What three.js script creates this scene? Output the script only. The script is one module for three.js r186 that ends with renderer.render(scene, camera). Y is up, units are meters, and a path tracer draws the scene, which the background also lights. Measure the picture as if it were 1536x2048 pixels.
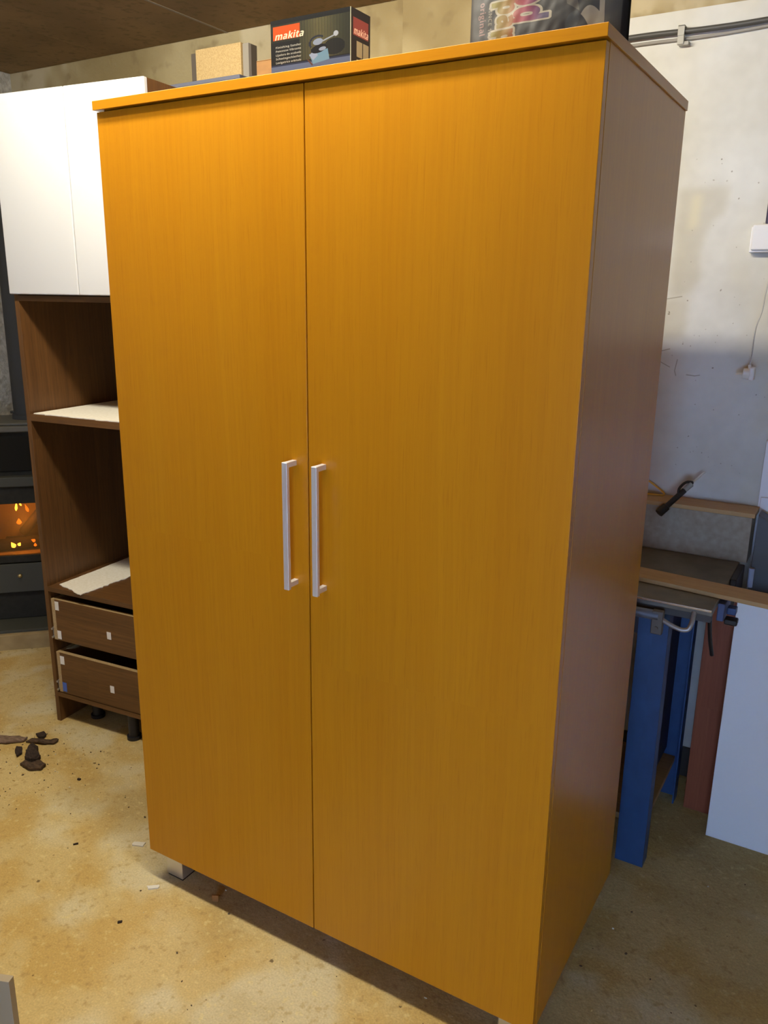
import * as THREE from 'three';
import { RoundedBoxGeometry } from 'three/addons/geometries/RoundedBoxGeometry.js';
import { mergeGeometries, mergeVertices } from 'three/addons/utils/BufferGeometryUtils.js';
import { ImprovedNoise } from 'three/addons/math/ImprovedNoise.js';
import { RectAreaLightUniformsLib } from 'three/addons/lights/RectAreaLightUniformsLib.js';

// ------------------------------------------------------------------ camera, sky, light, exposure
const scene = new THREE.Scene();
const camera = new THREE.PerspectiveCamera(64.38, 1536 / 2048, 0.05, 60);
camera.rotation.order = 'YXZ';
camera.position.set(1.5099, 1.5656, 1.3177);
camera.rotation.set(-0.2637, 0.5351, 0.0129);
scene.add(camera);
scene.background = new THREE.Color(0.38, 0.57, 1.0);            // overcast daylight outside the window
scene.backgroundIntensity = 21;
const LAMP = { color: [1, 0.94, 0.81], power: 106, x: 0.10, y: 2.46, z: 0.18, length: 1.7 };
const renderer = new THREE.WebGLRenderer({ antialias: true });
renderer.toneMapping = THREE.LinearToneMapping;
renderer.toneMappingExposure = 1.1;
renderer.shadowMap.enabled = true;
RectAreaLightUniformsLib.init();

// ------------------------------------------------------------------ helpers
let rs = 12345;
const rnd = () => { rs = (rs * 1664525 + 1013904223) >>> 0; return rs / 4294967296; };
const rr = (a, b) => a + (b - a) * rnd();
const noise3 = new ImprovedNoise();
const N = (x, y, z = 0.37) => noise3.noise(x, y, z);
const fbm = (x, y, z, o = 4) => { let s = 0, a = 0.5; for (let i = 0; i < o; i++) { s += a * N(x, y, z + i * 7.3); x *= 2.03; y *= 2.03; a *= 0.5; } return s; };
const clamp = (v, a = 0, b = 1) => Math.min(b, Math.max(a, v));
const sm = (a, b, v) => { const t = clamp((v - a) / (b - a)); return t * t * (3 - 2 * t); };
const mix3 = (a, b, t) => [a[0] + (b[0] - a[0]) * t, a[1] + (b[1] - a[1]) * t, a[2] + (b[2] - a[2]) * t];

const used = new Map();
function numbered(n) { const k = used.get(n) ?? 0; used.set(n, k + 1); return k ? `${n}_${String(k).padStart(3, '0')}` : n; }
function shadows(o) { o.castShadow = true; o.receiveShadow = true; return o; }
function tag(o, label, category, group) { o.userData = { ...o.userData, label, category }; if (group) o.userData.group = group; return o; }
function thing(name, label, category, pos = [0, 0, 0], turn = 0, group) {
  const g = new THREE.Group(); g.name = numbered(name); g.position.set(...pos); g.rotation.y = turn; scene.add(g);
  return tag(g, label, category, group);
}
function part(name, geo, mat, parent, pos, rot) {
  const m = shadows(new THREE.Mesh(geo, mat)); m.name = name;
  if (pos) m.position.set(...pos); if (rot) m.rotation.set(...rot);
  parent.add(m); return m;
}
function solo(name, geo, mat, label, category, pos, rot, group) { const m = part(numbered(name), geo, mat, scene, pos, rot); return tag(m, label, category, group); }
function struct(name, geo, mat, pos, rot, parent = scene) { const m = part(name, geo, mat, parent, pos, rot); m.userData.kind = 'structure'; return m; }

// uv in metres, one planar face at a time; grain = the axis along which v runs
function uvBox(geo, grain = 'y', off = [0, 0]) {
  const g = geo.index ? geo.toNonIndexed() : geo, p = g.attributes.position, uv = new Float32Array(p.count * 2);
  const ax = { x: 0, y: 1, z: 2 }[grain], a = new THREE.Vector3(), b = new THREE.Vector3(), c = new THREE.Vector3(), n = new THREE.Vector3();
  for (let i = 0; i < p.count; i += 3) {
    a.fromBufferAttribute(p, i); b.fromBufferAttribute(p, i + 1); c.fromBufferAttribute(p, i + 2);
    n.copy(b).sub(a).cross(c.clone().sub(a));
    const m = [Math.abs(n.x), Math.abs(n.y), Math.abs(n.z)], d = m.indexOf(Math.max(...m));
    let v = ax, u = [0, 1, 2].find((k) => k !== d && k !== ax);
    if (d === ax) { [u, v] = [0, 1, 2].filter((k) => k !== d); }
    [a, b, c].forEach((q, k) => { uv[(i + k) * 2] = q.getComponent(u) + off[0]; uv[(i + k) * 2 + 1] = q.getComponent(v) + off[1]; });
  }
  g.setAttribute('uv', new THREE.BufferAttribute(uv, 2));
  return g;
}
const box = (w, h, d, r = 0.0012, grain = 'y', off) => uvBox(r > 0 ? new RoundedBoxGeometry(w, h, d, 2, Math.min(r, w / 2.1, h / 2.1, d / 2.1)) : new THREE.BoxGeometry(w, h, d), grain, off);
// box between two corners, translated into place
function span(x0, x1, y0, y1, z0, z1, r = 0.0012, grain = 'y', off) {
  const g = box(x1 - x0, y1 - y0, z1 - z0, r, grain, off); g.translate((x0 + x1) / 2, (y0 + y1) / 2, (z0 + z1) / 2); return g;
}
const V = (a) => new THREE.Vector3(...a);
function tube(pts, r, seg = 48, rad = 10) { return new THREE.TubeGeometry(new THREE.CatmullRomCurve3(pts.map(V), false, 'centripetal'), seg, r, rad, false); }
function rod(a, b, r0, r1 = r0, seg = 20) {   // closed cylinder from a to b
  const A = V(a), B = V(b), L = A.distanceTo(B), g = new THREE.CylinderGeometry(r1, r0, L, seg);
  g.applyQuaternion(new THREE.Quaternion().setFromUnitVectors(new THREE.Vector3(0, 1, 0), B.clone().sub(A).normalize()));
  g.translate((A.x + B.x) / 2, (A.y + B.y) / 2, (A.z + B.z) / 2); return g;
}
const merge = (...gs) => mergeGeometries(gs.map((g) => { const q = g.index ? g.toNonIndexed() : g; if (!q.attributes.uv) q.setAttribute('uv', new THREE.BufferAttribute(new Float32Array(q.attributes.position.count * 2), 2)); for (const k of Object.keys(q.attributes)) if (!['position', 'normal', 'uv'].includes(k)) q.deleteAttribute(k); return q; }));

// ------------------------------------------------------------------ textures
function tex(w, h, fn, metresU, metresV, srgb = true) {
  const d = new Uint8Array(w * h * 4);
  for (let y = 0; y < h; y++) for (let x = 0; x < w; x++) {
    const c = fn((x + 0.5) / w, (y + 0.5) / h), i = (y * w + x) * 4;
    if (Array.isArray(c)) { d[i] = clamp(c[0], 0, 255); d[i + 1] = clamp(c[1], 0, 255); d[i + 2] = clamp(c[2], 0, 255); } else d[i] = d[i + 1] = d[i + 2] = clamp(c * 255, 0, 255);
    d[i + 3] = 255;
  }
  const t = new THREE.DataTexture(d, w, h, THREE.RGBAFormat);
  if (srgb) t.colorSpace = THREE.SRGBColorSpace;
  t.wrapS = t.wrapT = THREE.RepeatWrapping; t.magFilter = THREE.LinearFilter; t.minFilter = THREE.LinearMipmapLinearFilter; t.generateMipmaps = true;
  t.repeat.set(1 / metresU, 1 / metresV); t.needsUpdate = true; return t;
}
function canvasTex(w, h, draw) {
  const c = document.createElement('canvas'); c.width = w; c.height = h; draw(c.getContext('2d'), w, h);
  const t = new THREE.CanvasTexture(c); t.colorSpace = THREE.SRGBColorSpace; t.wrapS = t.wrapT = THREE.ClampToEdgeWrapping; t.magFilter = THREE.LinearFilter; return t;
}
// veneer: v is along the grain
function wood(w, h, mu, mv, base, dark, light, seed, amount = 1) {
  return tex(w, h, (u, v) => {
    const x = u * mu, y = v * mv;
    const wob = 0.012 * N(x * 3, y * 1.1, seed) + 0.004 * N(x * 9, y * 4, seed + 2);
    const broad = fbm((x + wob) * 9, y * 0.5, seed + 4, 3);
    const fine = fbm((x + wob) * 120, y * 2.2, seed + 9, 3);
    const pore = N((x + wob * 0.5) * 420, y * 16, seed + 13);
    let c = mix3(base, light, clamp(0.5 + broad * 1.5) * 0.5 * amount);
    c = mix3(c, dark, clamp(0.28 + fine * 0.9) * 0.42 * amount);
    if (pore > 0.28) c = mix3(c, dark, (pore - 0.28) * 0.9 * amount);
    return c;
  }, mu, mv);
}
const std = (o) => new THREE.MeshStandardMaterial(o), phys = (o) => new THREE.MeshPhysicalMaterial(o);

const M = {};
M.cherry = phys({ color: new THREE.Color(0.89, 0.93, 1), map: wood(1024, 1024, 1.15, 2.0, [204, 131, 14], [172, 100, 5], [216, 148, 26], 1.7, 0.7), roughness: 0.3, specularIntensity: 0.8 });
M.walnut = std({ map: wood(512, 1024, 0.7, 1.3, [100, 66, 30], [54, 33, 12], [128, 88, 44], 21.1, 1.3), roughness: 0.5 });
M.rawEdge = std({ map: tex(256, 256, (u, v) => { const n = fbm(u * 90, v * 90, 3.3, 3); return mix3([186, 160, 112], [150, 122, 78], clamp(0.4 + n)); }, 0.3, 0.3), roughness: 0.9 });
M.whiteGloss = phys({ color: new THREE.Color(0.60, 0.60, 0.575), roughness: 0.28, clearcoat: 0.3, clearcoatRoughness: 0.1 });
M.whiteLam = std({ color: new THREE.Color(0.86, 0.86, 0.86), roughness: 0.45 });
M.alu = std({ color: new THREE.Color(0.74, 0.74, 0.73), roughness: 0.38, metalness: 0.55 });
M.steel = std({ color: new THREE.Color(0.45, 0.45, 0.46), roughness: 0.4, metalness: 0.8 });
M.dark = std({ color: new THREE.Color(0.012, 0.012, 0.014), roughness: 0.5 });
M.black = std({ color: new THREE.Color(0.01, 0.01, 0.01), roughness: 0.45 });
const paperMap = tex(256, 256, (u, v) => { const n = fbm(u * 40, v * 40, 5.1, 3); return mix3([248, 243, 226], [234, 226, 202], clamp(0.35 + n)); }, 0.4, 0.4);
M.paper = std({ map: paperMap, bumpMap: paperMap, bumpScale: 0.0004, roughness: 0.95, side: THREE.DoubleSide });

// ------------------------------------------------------------------ the room
const ZW = -1.31, XL = -2.05, XR = 2.95, ZF = 3.2, HC = 2.5;
// floor: concrete under a thin coat of sawdust
const floorMap = tex(2048, 1536, (u, v) => {
  const x = u * 4 > 1.8 ? u * 4 - 4 : u * 4, y = v * 3 > 1.54 ? v * 3 - 3 : v * 3;          // world metres, wrapped outside the view
  const a = fbm(x * 1.6, y * 1.6, 2.2, 5), b = fbm(x * 6 + a, y * 6, 8.1, 4), f = fbm(x * 60, y * 60, 4.4, 3), g = N(x * 260, y * 260, 1.1);
  let c = mix3([214, 186, 124], [206, 171, 100], sm(-0.12, 0.2, b + 0.3 * a));        // sawdust, thick and thin
  c = mix3(c, [222, 208, 170], 0.75 * sm(0.02, 0.28, fbm(x * 3.1 + 5, y * 3.1, 6.6, 4) + 0.1 * b)); // bare pale patches
  c = mix3(c, [176, 152, 100], 0.5 * sm(0.1, 0.36, -a));                                   // swept grey areas
  c = mix3(c, [166, 134, 76], 0.4 * sm(0.14, 0.42, f));
  c = mix3(c, [232, 210, 146], 0.6 * sm(0.16, 0.42, -f));
  c = c.map((k) => k * (1 + 0.10 * g));
  const s = N(x * 42, y * 42, 9.9) + 0.3 * N(x * 90, y * 90, 3.1); if (s > 0.8) c = mix3(c, [90, 70, 40], 0.7);
  return c;
}, 4.0, 3.0);
M.floor = std({ map: floorMap, color: new THREE.Color(0.86, 0.88, 0.87), bumpMap: tex(512, 512, (u, v) => 0.5 + 0.5 * fbm(u * 60, v * 60, 3.7, 3), 0.6, 0.6, false), bumpScale: 0.002, roughness: 0.95 });
function slabUV(x0, x1, y0, y1, z0, z1) { return uvBox(new THREE.BoxGeometry(x1 - x0, y1 - y0, z1 - z0).translate((x0 + x1) / 2, (y0 + y1) / 2, (z0 + z1) / 2), 'z'); }
struct('floor', slabUV(XL - 0.15, XR + 0.15, -0.15, 0, ZW - 0.15, ZF + 0.15), M.floor);

// walls
const roughPlaster = tex(512, 512, (u, v) => 0.5 + 0.6 * fbm(u * 34, v * 34, 5.5, 4), 0.7, 0.7, false);
M.rawWall = std({ map: tex(1024, 512, (u, v) => {
  const x = u * 3, y = v * 1.5, a = fbm(x * 2.4, y * 2.4, 1.3, 4), b = fbm(x * 14, y * 14, 4.3, 3);
  let c = mix3([182, 166, 124], [152, 134, 92], sm(-0.2, 0.25, a));
  c = mix3(c, [206, 194, 164], 0.6 * sm(0.12, 0.3, fbm(x * 3.3 + 9, y * 1.4, 7.7, 4)));
  return mix3(c, [122, 104, 70], 0.4 * sm(0.1, 0.4, b));
}, 3, 1.5), bumpMap: roughPlaster, bumpScale: 0.003, roughness: 0.95 });
M.leftWall = std({ map: tex(256, 256, (u, v) => mix3([196, 192, 180], [160, 156, 144], clamp(0.4 + 1.4 * fbm(u * 30, v * 30, 2.9, 3))), 0.8, 0.8), bumpMap: roughPlaster, bumpScale: 0.012, roughness: 0.95 });
M.innerWall = std({ color: new THREE.Color(0.26, 0.235, 0.19), roughness: 0.95 });
struct('wall_back', uvBox(new THREE.BoxGeometry(XR - XL + 0.3, HC + 0.3, 0.15).translate((XL + XR) / 2, HC / 2, ZW - 0.075), 'y'), M.rawWall);
// painted plaster coat on the right-hand part of the back wall, with its smudges, scuffs and hairline cracks
const PX0 = 0.3, PX1 = XR, PY1 = 2.337;
const painted = canvasTex(2048, 1806, (g, w, h) => {
  const sx = w / (PX1 - PX0), sy = h / PY1, X = (x) => (x - PX0) * sx, Y = (y) => (PY1 - y) * sy;
  const im = g.createImageData(w, h);
  for (let y = 0; y < h; y++) for (let x = 0; x < w; x++) {
    const mx = x / sx, my = y / sy, a = fbm(mx * 2.2, my * 2.2, 3.1, 4), b = fbm(mx * 30, my * 30, 6.1, 2);
    let c = mix3([226, 226, 220], [214, 212, 202], sm(-0.2, 0.25, a)); c = c.map((k) => k + b * 8);
    c = mix3(c, [218, 210, 184], 0.4 * sm(0.02, 0.25, fbm(mx * 3.6 + 4, my * 2.2, 9.1, 3)));
    const i = (y * w + x) * 4; im.data[i] = c[0]; im.data[i + 1] = c[1]; im.data[i + 2] = c[2]; im.data[i + 3] = 255;
  }
  g.putImageData(im, 0, 0);
  const patch = (pts, col) => { g.fillStyle = col; g.beginPath(); pts.forEach(([x, y], i) => g[i ? 'lineTo' : 'moveTo'](X(x), Y(y))); g.fill(); };
  // filled patches and old tape edges seen beside the wardrobe
  g.filter = 'blur(7px)';
  patch([[0.95, 1.868], [1.085, 1.87], [1.08, 1.80], [1.045, 1.775], [1.02, 1.70], [1.03, 1.62], [1.0, 1.57], [0.95, 1.56]], 'rgba(176,166,138,0.32)');
  patch([[0.985, 1.85], [1.012, 1.85], [1.008, 1.76], [0.98, 1.75]], 'rgba(228,220,190,0.7)');
  patch([[0.9, 1.55], [1.005, 1.56], [1.0, 1.44], [0.9, 1.44]], 'rgba(182,172,140,0.30)');
  g.filter = 'none';
  g.strokeStyle = 'rgba(110,100,80,0.55)'; g.lineWidth = 1.6;
  const line = (pts) => { g.beginPath(); pts.forEach(([x, y], i) => g[i ? 'lineTo' : 'moveTo'](X(x), Y(y))); g.stroke(); };
  line([[0.93, 1.555], [0.985, 1.565]]); line([[0.93, 1.40], [0.965, 1.41]]); line([[0.99, 1.38], [0.985, 1.345], [0.99, 1.33]]);
  line([[1.02, 1.335], [1.045, 1.333], [1.06, 1.336]]); line([[0.93, 1.375], [0.97, 1.355]]);
  for (let i = 0; i < 150; i++) { const x = rr(0.8, 1.5), y = rr(1.05, 1.95), r = rr(0.0006, 0.0019); g.fillStyle = `rgba(90,80,62,${rr(0.25, 0.7)})`; g.beginPath(); g.ellipse(X(x), Y(y), r * sx, r * sy * rr(0.6, 1.8), rr(0, 3), 0, 7); g.fill(); }
});
painted.wrapS = painted.wrapT = THREE.ClampToEdgeWrapping;
M.painted = std({ map: painted, color: new THREE.Color(0.9, 0.9, 0.88), bumpMap: roughPlaster, bumpScale: 0.0012, roughness: 0.85 });
M.whitePaint = std({ color: new THREE.Color(0.66, 0.65, 0.58), roughness: 0.85 });
{
  const g = new THREE.BoxGeometry(PX1 - PX0, PY1, 0.008);
  const coat = struct('wall_back_painted', g, M.painted, [(PX0 + PX1) / 2, PY1 / 2, ZW + 0.004]);
  coat.name = 'wall_back_lower';
}
struct('baseboard_back', span(PX0, XR, 0, 0.105, ZW + 0.008, ZW + 0.02, 0.002, 'x'), std({ color: new THREE.Color(0.05, 0.045, 0.035), roughness: 0.9 }));
struct('wall_left', uvBox(new THREE.BoxGeometry(0.15, HC + 0.3, ZF - ZW + 0.3).translate(XL - 0.075, HC / 2, (ZF + ZW) / 2), 'y'), M.leftWall);
struct('wall_right', uvBox(new THREE.BoxGeometry(0.15, HC + 0.3, ZF - ZW + 0.3).translate(XR + 0.075, HC / 2, (ZF + ZW) / 2), 'y'), M.innerWall);
// front wall, behind the camera, with the window that lets the daylight in
const WX0 = 1.35, WX1 = 2.45, WY0 = 0.35, WY1 = 1.5;
struct('wall_front', merge(
  slabUV(XL, XR, -0.15, WY0, ZF, ZF + 0.2), slabUV(XL, XR, WY1, HC + 0.15, ZF, ZF + 0.2),
  slabUV(XL, WX0, WY0, WY1, ZF, ZF + 0.2), slabUV(WX1, XR, WY0, WY1, ZF, ZF + 0.2)), M.innerWall);
{
  const win = new THREE.Group(); win.name = 'window_1'; win.userData.kind = 'structure'; scene.add(win);
  const f = 0.05, xm = (WX0 + WX1) / 2, z0 = ZF + 0.08, z1 = ZF + 0.13;
  part('window_frame', merge(span(WX0, WX1, WY0, WY0 + f, z0, z1), span(WX0, WX1, WY1 - f, WY1, z0, z1),
    span(WX0, WX0 + f, WY0 + f, WY1 - f, z0, z1), span(WX1 - f, WX1, WY0 + f, WY1 - f, z0, z1), span(xm - f / 2, xm + f / 2, WY0 + f, WY1 - f, z0, z1)), M.whiteLam, win);
  const glass = phys({ color: 0xffffff, transmission: 1, roughness: 0.02, thickness: 0 });
  for (const [a, b] of [[WX0 + f, xm - f / 2], [xm + f / 2, WX1 - f]]) part('pane', new THREE.BoxGeometry(b - a, WY1 - WY0 - 2 * f, 0.004), glass, win, [(a + b) / 2, (WY0 + WY1) / 2, ZF + 0.105]);
  part('window_sill', span(WX0 - 0.03, WX1 + 0.03, WY0 - 0.03, WY0, ZF - 0.05, ZF + 0.08, 0.004), M.whiteLam, win);
}
// ceiling of wide boards with pale filled joints
M.ceil = std({ map: tex(1024, 1024, (u, v) => {
  const x = u * 3, y = v * 3, a = fbm(x * 2, y * 2, 5.9, 4), b = fbm(x * 40, y * 40, 2.6, 3);
  return mix3(mix3([156, 126, 80], [136, 110, 68], sm(-0.2, 0.2, a)), [112, 96, 58], 0.6 * sm(0, 0.4, b));
}, 3, 3), roughness: 0.95 });
struct('ceiling', slabUV(XL - 0.15, XR + 0.2, HC + 0.012, HC + 0.15, ZW - 0.15, ZF + 0.15), std({ color: new THREE.Color(0.2, 0.16, 0.09), roughness: 0.95 }));
{
  const ceil = scene.getObjectByName('ceiling');
  const joints = [XL, -0.76, 0.48, 1.72, XR];
  for (let i = 0; i < 4; i++) for (const [z0, z1] of [[ZW, 0.95], [0.95, ZF]]) part('ceiling_board', span(joints[i] + 0.004, joints[i + 1] - 0.004, HC, HC + 0.012, z0 + 0.003, z1 - 0.003, 0.001, 'z', [i * 0.7, z0]), M.ceil, ceil);
  const filler = std({ color: new THREE.Color(0.33, 0.27, 0.18), roughness: 0.95 });
  for (let i = 1; i < 4; i++) part('joint_filler', span(joints[i] - 0.006, joints[i] + 0.006, HC - 0.0008, HC + 0.006, ZW, ZF, 0.0003), filler, ceil);
}

// ------------------------------------------------------------------ ceiling lamp (fluorescent, over the wardrobe's front)
{
  const t = thing('ceiling_lamp', 'long twin tube fluorescent lamp fixed to the ceiling above the wardrobe doors', 'lamp', [LAMP.x, 0, LAMP.z]);
  const L = LAMP.length;
  part('housing', span(-L / 2 - 0.03, L / 2 + 0.03, LAMP.y + 0.03, HC - 0.001, -0.06, 0.06, 0.008, 'x'), M.whiteLam, t);
  const glow = std({ color: 0xffffff, emissive: new THREE.Color(...LAMP.color), emissiveIntensity: 3 });
  for (const z of [-0.03, 0.03]) {
    part('lamp_tube', rod([-L / 2, LAMP.y + 0.012, z], [L / 2, LAMP.y + 0.012, z], 0.013), glow, t);
    for (const s of [-1, 1]) part('lamp_holder', span(s * L / 2 - 0.012, s * L / 2 + 0.012, LAMP.y - 0.002, LAMP.y + 0.032, z - 0.014, z + 0.014, 0.003), M.whiteLam, t);
  }
  for (const k of [-1, 1]) {   // the tubes shine down and to both sides, the housing shades the ceiling
    const a = new THREE.RectAreaLight(new THREE.Color(...LAMP.color), LAMP.power, L, 0.06);
    a.position.set(0, LAMP.y - 0.012, k * 0.045); a.rotation.x = -Math.PI / 2 - k * 0.95; a.name = 'lamp_light'; t.add(a);
  }
}

// ------------------------------------------------------------------ the wardrobe
const WW = 1.1005, WD = 0.569, WB = 0.09, WTOP = WB + 1.843;
{
  const t = thing('wardrobe', 'tall two door wardrobe in orange cherry wood veneer with long metal handles', 'wardrobe', [0, 0, 0]);
  const c = M.cherry, zc = -0.0205, th = 0.018;
  part('side_panel', span(0, th, WB, WTOP, -WD, zc, 0.0008, 'y', [0.3, 0.1]), c, t);
  part('side_panel', span(WW - th, WW, WB, WTOP, -WD, zc, 0.0008, 'y', [0.7, 0.35]), c, t);
  part('bottom_panel', span(th, WW - th, WB, WB + th, -WD, zc, 0.0008, 'x'), c, t);
  part('back_panel', span(th, WW - th, WB + th, WTOP, -WD + 0.004, -WD + 0.008, 0, 'y'), c, t);
  part('top_board', span(-0.0045, WW + 0.0035, WTOP, WTOP + 0.0185, -WD, 0.0072, 0.0008, 'x', [0.2, 0.4]), c, t);
  const gap = 0.548;
  for (const [x0, x1, hx, off] of [[0, gap - 0.0016, 0.5135, [0.02, 0]], [gap + 0.0016, WW, 0.587, [0.05, 0.22]]]) {
    const d = part('door', span(x0, x1, WB, WTOP - 0.003, -0.018, 0, 0.0009, 'y', off), c, t);
    const hy0 = 0.9575 , hy1 = 1.231;
    part('handle', merge(span(hx - 0.0065, hx + 0.0065, hy0, hy1, 0.027, 0.036, 0.0012), span(hx - 0.0055, hx + 0.0055, hy0 + 0.004, hy0 + 0.015, 0, 0.028, 0.0008), span(hx - 0.0055, hx + 0.0055, hy1 - 0.011, hy1 - 0.0, 0, 0.028, 0.0008)), M.alu, d);
  }
  const legM = std({ color: new THREE.Color(0.62, 0.6, 0.56), roughness: 0.32, metalness: 0.85 });
  for (const [x, z] of [[0.057, -0.059], [WW - 0.057, -0.059], [0.057, -0.51], [WW - 0.057, -0.51]]) {
    const l = part('leg', span(x - 0.03, x + 0.03, 0.006, WB, z - 0.03, z + 0.03, 0.003), legM, t);
    part('foot_pad', span(x - 0.027, x + 0.027, 0, 0.006, z - 0.027, z + 0.027, 0.001), M.black, l);
  }
}

// ------------------------------------------------------------------ tall unfinished cabinet with white doors
const BK = { x: -0.93468, z: -0.42098, turn: 0.09764 };
{
  const t = thing('tall_cabinet', 'tall dark brown open cabinet with two white upper doors and unfinished drawers', 'cabinet', [BK.x, 0, BK.z], BK.turn);
  const w = M.walnut, W = 0.6, D = 0.56, H = 2.133, th = 0.018;
  part('side_panel', span(0, th, 0, H, -D, 0, 0.0008, 'y'), w, t);
  part('side_panel', span(W - th, W, 0, H, -D, 0, 0.0008, 'y', [0.3, 0.2]), w, t);
  part('back_panel', span(th, W - th, 0.1, H - th, -D + 0.002, -D + 0.008, 0, 'y', [0.1, 0.5]), w, t);
  part('top_board', span(th, W - th, H - th, H, -D, 0, 0.0008, 'x'), w, t);
  part('shelf', span(th, W - th, 1.524, 1.542, -D + 0.008, 0, 0.0008, 'x'), w, t);
  part('shelf', span(th, W - th, 1.131, 1.154, -D + 0.008, 0, 0.0008, 'x', [0.2, 0.3]), w, t);
  part('shelf', span(th, W - th, 0.518, 0.5355, -D + 0.008, 0, 0.0008, 'x', [0.1, 0.6]), w, t);
  part('bottom_board', span(th, W - th, 0.103, 0.121, -D + 0.008, 0, 0.0008, 'x', [0.3, 0.1]), w, t);
  for (const [x0, x1] of [[-0.002, 0.2985], [0.3005, 0.602]]) part('door', span(x0, x1, 1.545, 2.1335, 0.0005, 0.0165, 0.004), M.whiteGloss, t).userData.label = 'glossy white flat door';
  const tapeM = std({ color: new THREE.Color(0.78, 0.74, 0.62), roughness: 0.8 }), blueM = std({ color: new THREE.Color(0.08, 0.16, 0.5), roughness: 0.8 });
  for (const [y0, y1, tapes, blue] of [[0.334, 0.4915, [[0.046, 0.0637, 0.451, 0.484], [0.046, 0.0637, 0.340, 0.372], [0.283, 0.3015, 0.386, 0.413]], null], [0.1245, 0.285, [[0.046, 0.0657, 0.240, 0.272], [0.278, 0.2965, 0.179, 0.206]], [0.046, 0.0657, 0.131, 0.167]]]) {
    const d = new THREE.Group(); d.name = 'drawer'; t.add(d);
    part('drawer_side', span(0.0275, 0.0445, y0, y1, -0.48, -0.001, 0.0006, 'z'), M.rawEdge, d);
    part('drawer_side', span(W - 0.0445, W - 0.0275, y0, y1, -0.48, -0.001, 0.0006, 'z'), M.rawEdge, d);
    part('drawer_front', span(0.0445, W - 0.0445, y0, y1, -0.016, 0, 0.0005, 'x', [y0, y0]), w, d);
    part('drawer_top_edge', span(0.0445, W - 0.0445, y1 - 0.0002, y1 + 0.0006, -0.0155, -0.0003, 0, 'x'), M.rawEdge, d);
    part('drawer_back', span(0.0445, W - 0.0445, y0, y1, -0.48, -0.464, 0.0006, 'x'), w, d);
    part('drawer_bottom', span(0.0445, W - 0.0445, y0 + 0.01, y0 + 0.016, -0.464, -0.016, 0, 'x'), w, d);
    for (const [a, b, c, e] of tapes) part('tape_square', span(a, b, c, e, 0, 0.0011, 0.0004), tapeM, d);
    if (blue) part('tape_square', span(blue[0], blue[1], blue[2], blue[3], 0, 0.0011, 0.0004), blueM, d).userData.label = 'small blue tape square';
    part('drawer_runner', merge(span(0.0185, 0.027, y0 + 0.005, y0 + 0.045, -0.47, -0.004, 0.001), rod([0.0225, y0 + 0.04, -0.006], [0.0225, y0 + 0.04, 0.004], 0.004), rod([0.0225, y0 + 0.008, -0.006], [0.0225, y0 + 0.008, 0.004], 0.004)), M.steel, d);
  }
  for (const [x, z] of [[0.115, -0.09], [0.345, -0.03], [0.5, -0.09], [0.115, -0.45], [0.485, -0.45]]) {
    part('foot', merge(rod([x, 0, z], [x, 0.012, z], 0.026), rod([x, 0.012, z], [x, 0.103, z], 0.019)), M.dark, t);
  }
  // ragged sheets lying on the shelves, top level in the cabinet's own axes
  const place = (lx, y, lz) => [BK.x + lx * Math.cos(BK.turn) + lz * Math.sin(BK.turn), y, BK.z - lx * Math.sin(BK.turn) + lz * Math.cos(BK.turn)];
  const ragged = (pts, amp, step) => {
    const out = [];
    for (let i = 0; i < pts.length; i++) {
      const a = pts[i], b = pts[(i + 1) % pts.length], L = Math.hypot(b[0] - a[0], b[1] - a[1]), n = Math.max(1, Math.round(L / step));
      const s = a[2] ?? 1;
      for (let k = 0; k < n; k++) { const q = k / n; out.push(new THREE.Vector2(a[0] + (b[0] - a[0]) * q + (k ? rr(-amp, amp) * s : 0), a[1] + (b[1] - a[1]) * q + (k ? rr(-amp, amp) * s : 0))); }
    }
    return new THREE.Shape(out);
  };
  const sheet = (pts, th, amp, step) => { const g = new THREE.ExtrudeGeometry(ragged(pts, amp, step), { depth: th, bevelEnabled: false }); g.rotateX(Math.PI / 2); g.translate(0, th, 0); return g; };
  // local x, local -(z)  (shape y becomes +z after the turn)
  solo('torn_sheet', sheet([[0.045, -0.03], [0.19, 0.015, 1], [0.21, -0.2, 0.6], [0.235, -0.5, 0.3], [0.05, -0.5, 0.3], [0.05, -0.2, 0.2]], 0.0028, 0.0045, 0.012), M.paper, 'torn cream felt sheet lying on the low board above the drawers', 'sheet', place(0, 0.5361, 0), [0, BK.turn, 0]);
  solo('torn_sheet', sheet([[0.03, -0.005, 1], [0.57, -0.004, 0.5], [0.57, -0.42, 0.3], [0.03, -0.42, 0.2]], 0.0028, 0.005, 0.014), M.paper, 'torn white paper sheet covering the middle shelf of the brown cabinet', 'sheet', place(0, 1.1545, 0), [0, BK.turn, 0]);

  // things on top of the cabinet
  solo('folded_sheet', span(-0.78, -0.12, 2.134, 2.146, -0.93, -0.615, 0.003, 'x'), std({ color: new THREE.Color(0.055, 0.06, 0.085), roughness: 0.7 }), 'blue grey folded sheet lying on top of the tall brown cabinet', 'sheet');
  const p = thing('beige_panel', 'beige framed panel standing behind the blue grey sheet on top of the cabinet', 'panel', [-0.5, 2.1335, -0.965], 0);
  const beige = std({ map: M.rawEdge.map, color: new THREE.Color(1.15, 1.15, 1.1), roughness: 0.9 }), brown = std({ color: new THREE.Color(0.09, 0.07, 0.05), roughness: 0.8 });
  part('board', span(-0.098, 0.098, 0, 0.208, -0.012, 0.006, 0.001), beige, p);
  part('side_strip', span(-0.122, -0.099, 0, 0.2, -0.02, 0.002, 0.001), brown, p).userData.label = 'dark brown edge strip';
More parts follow.
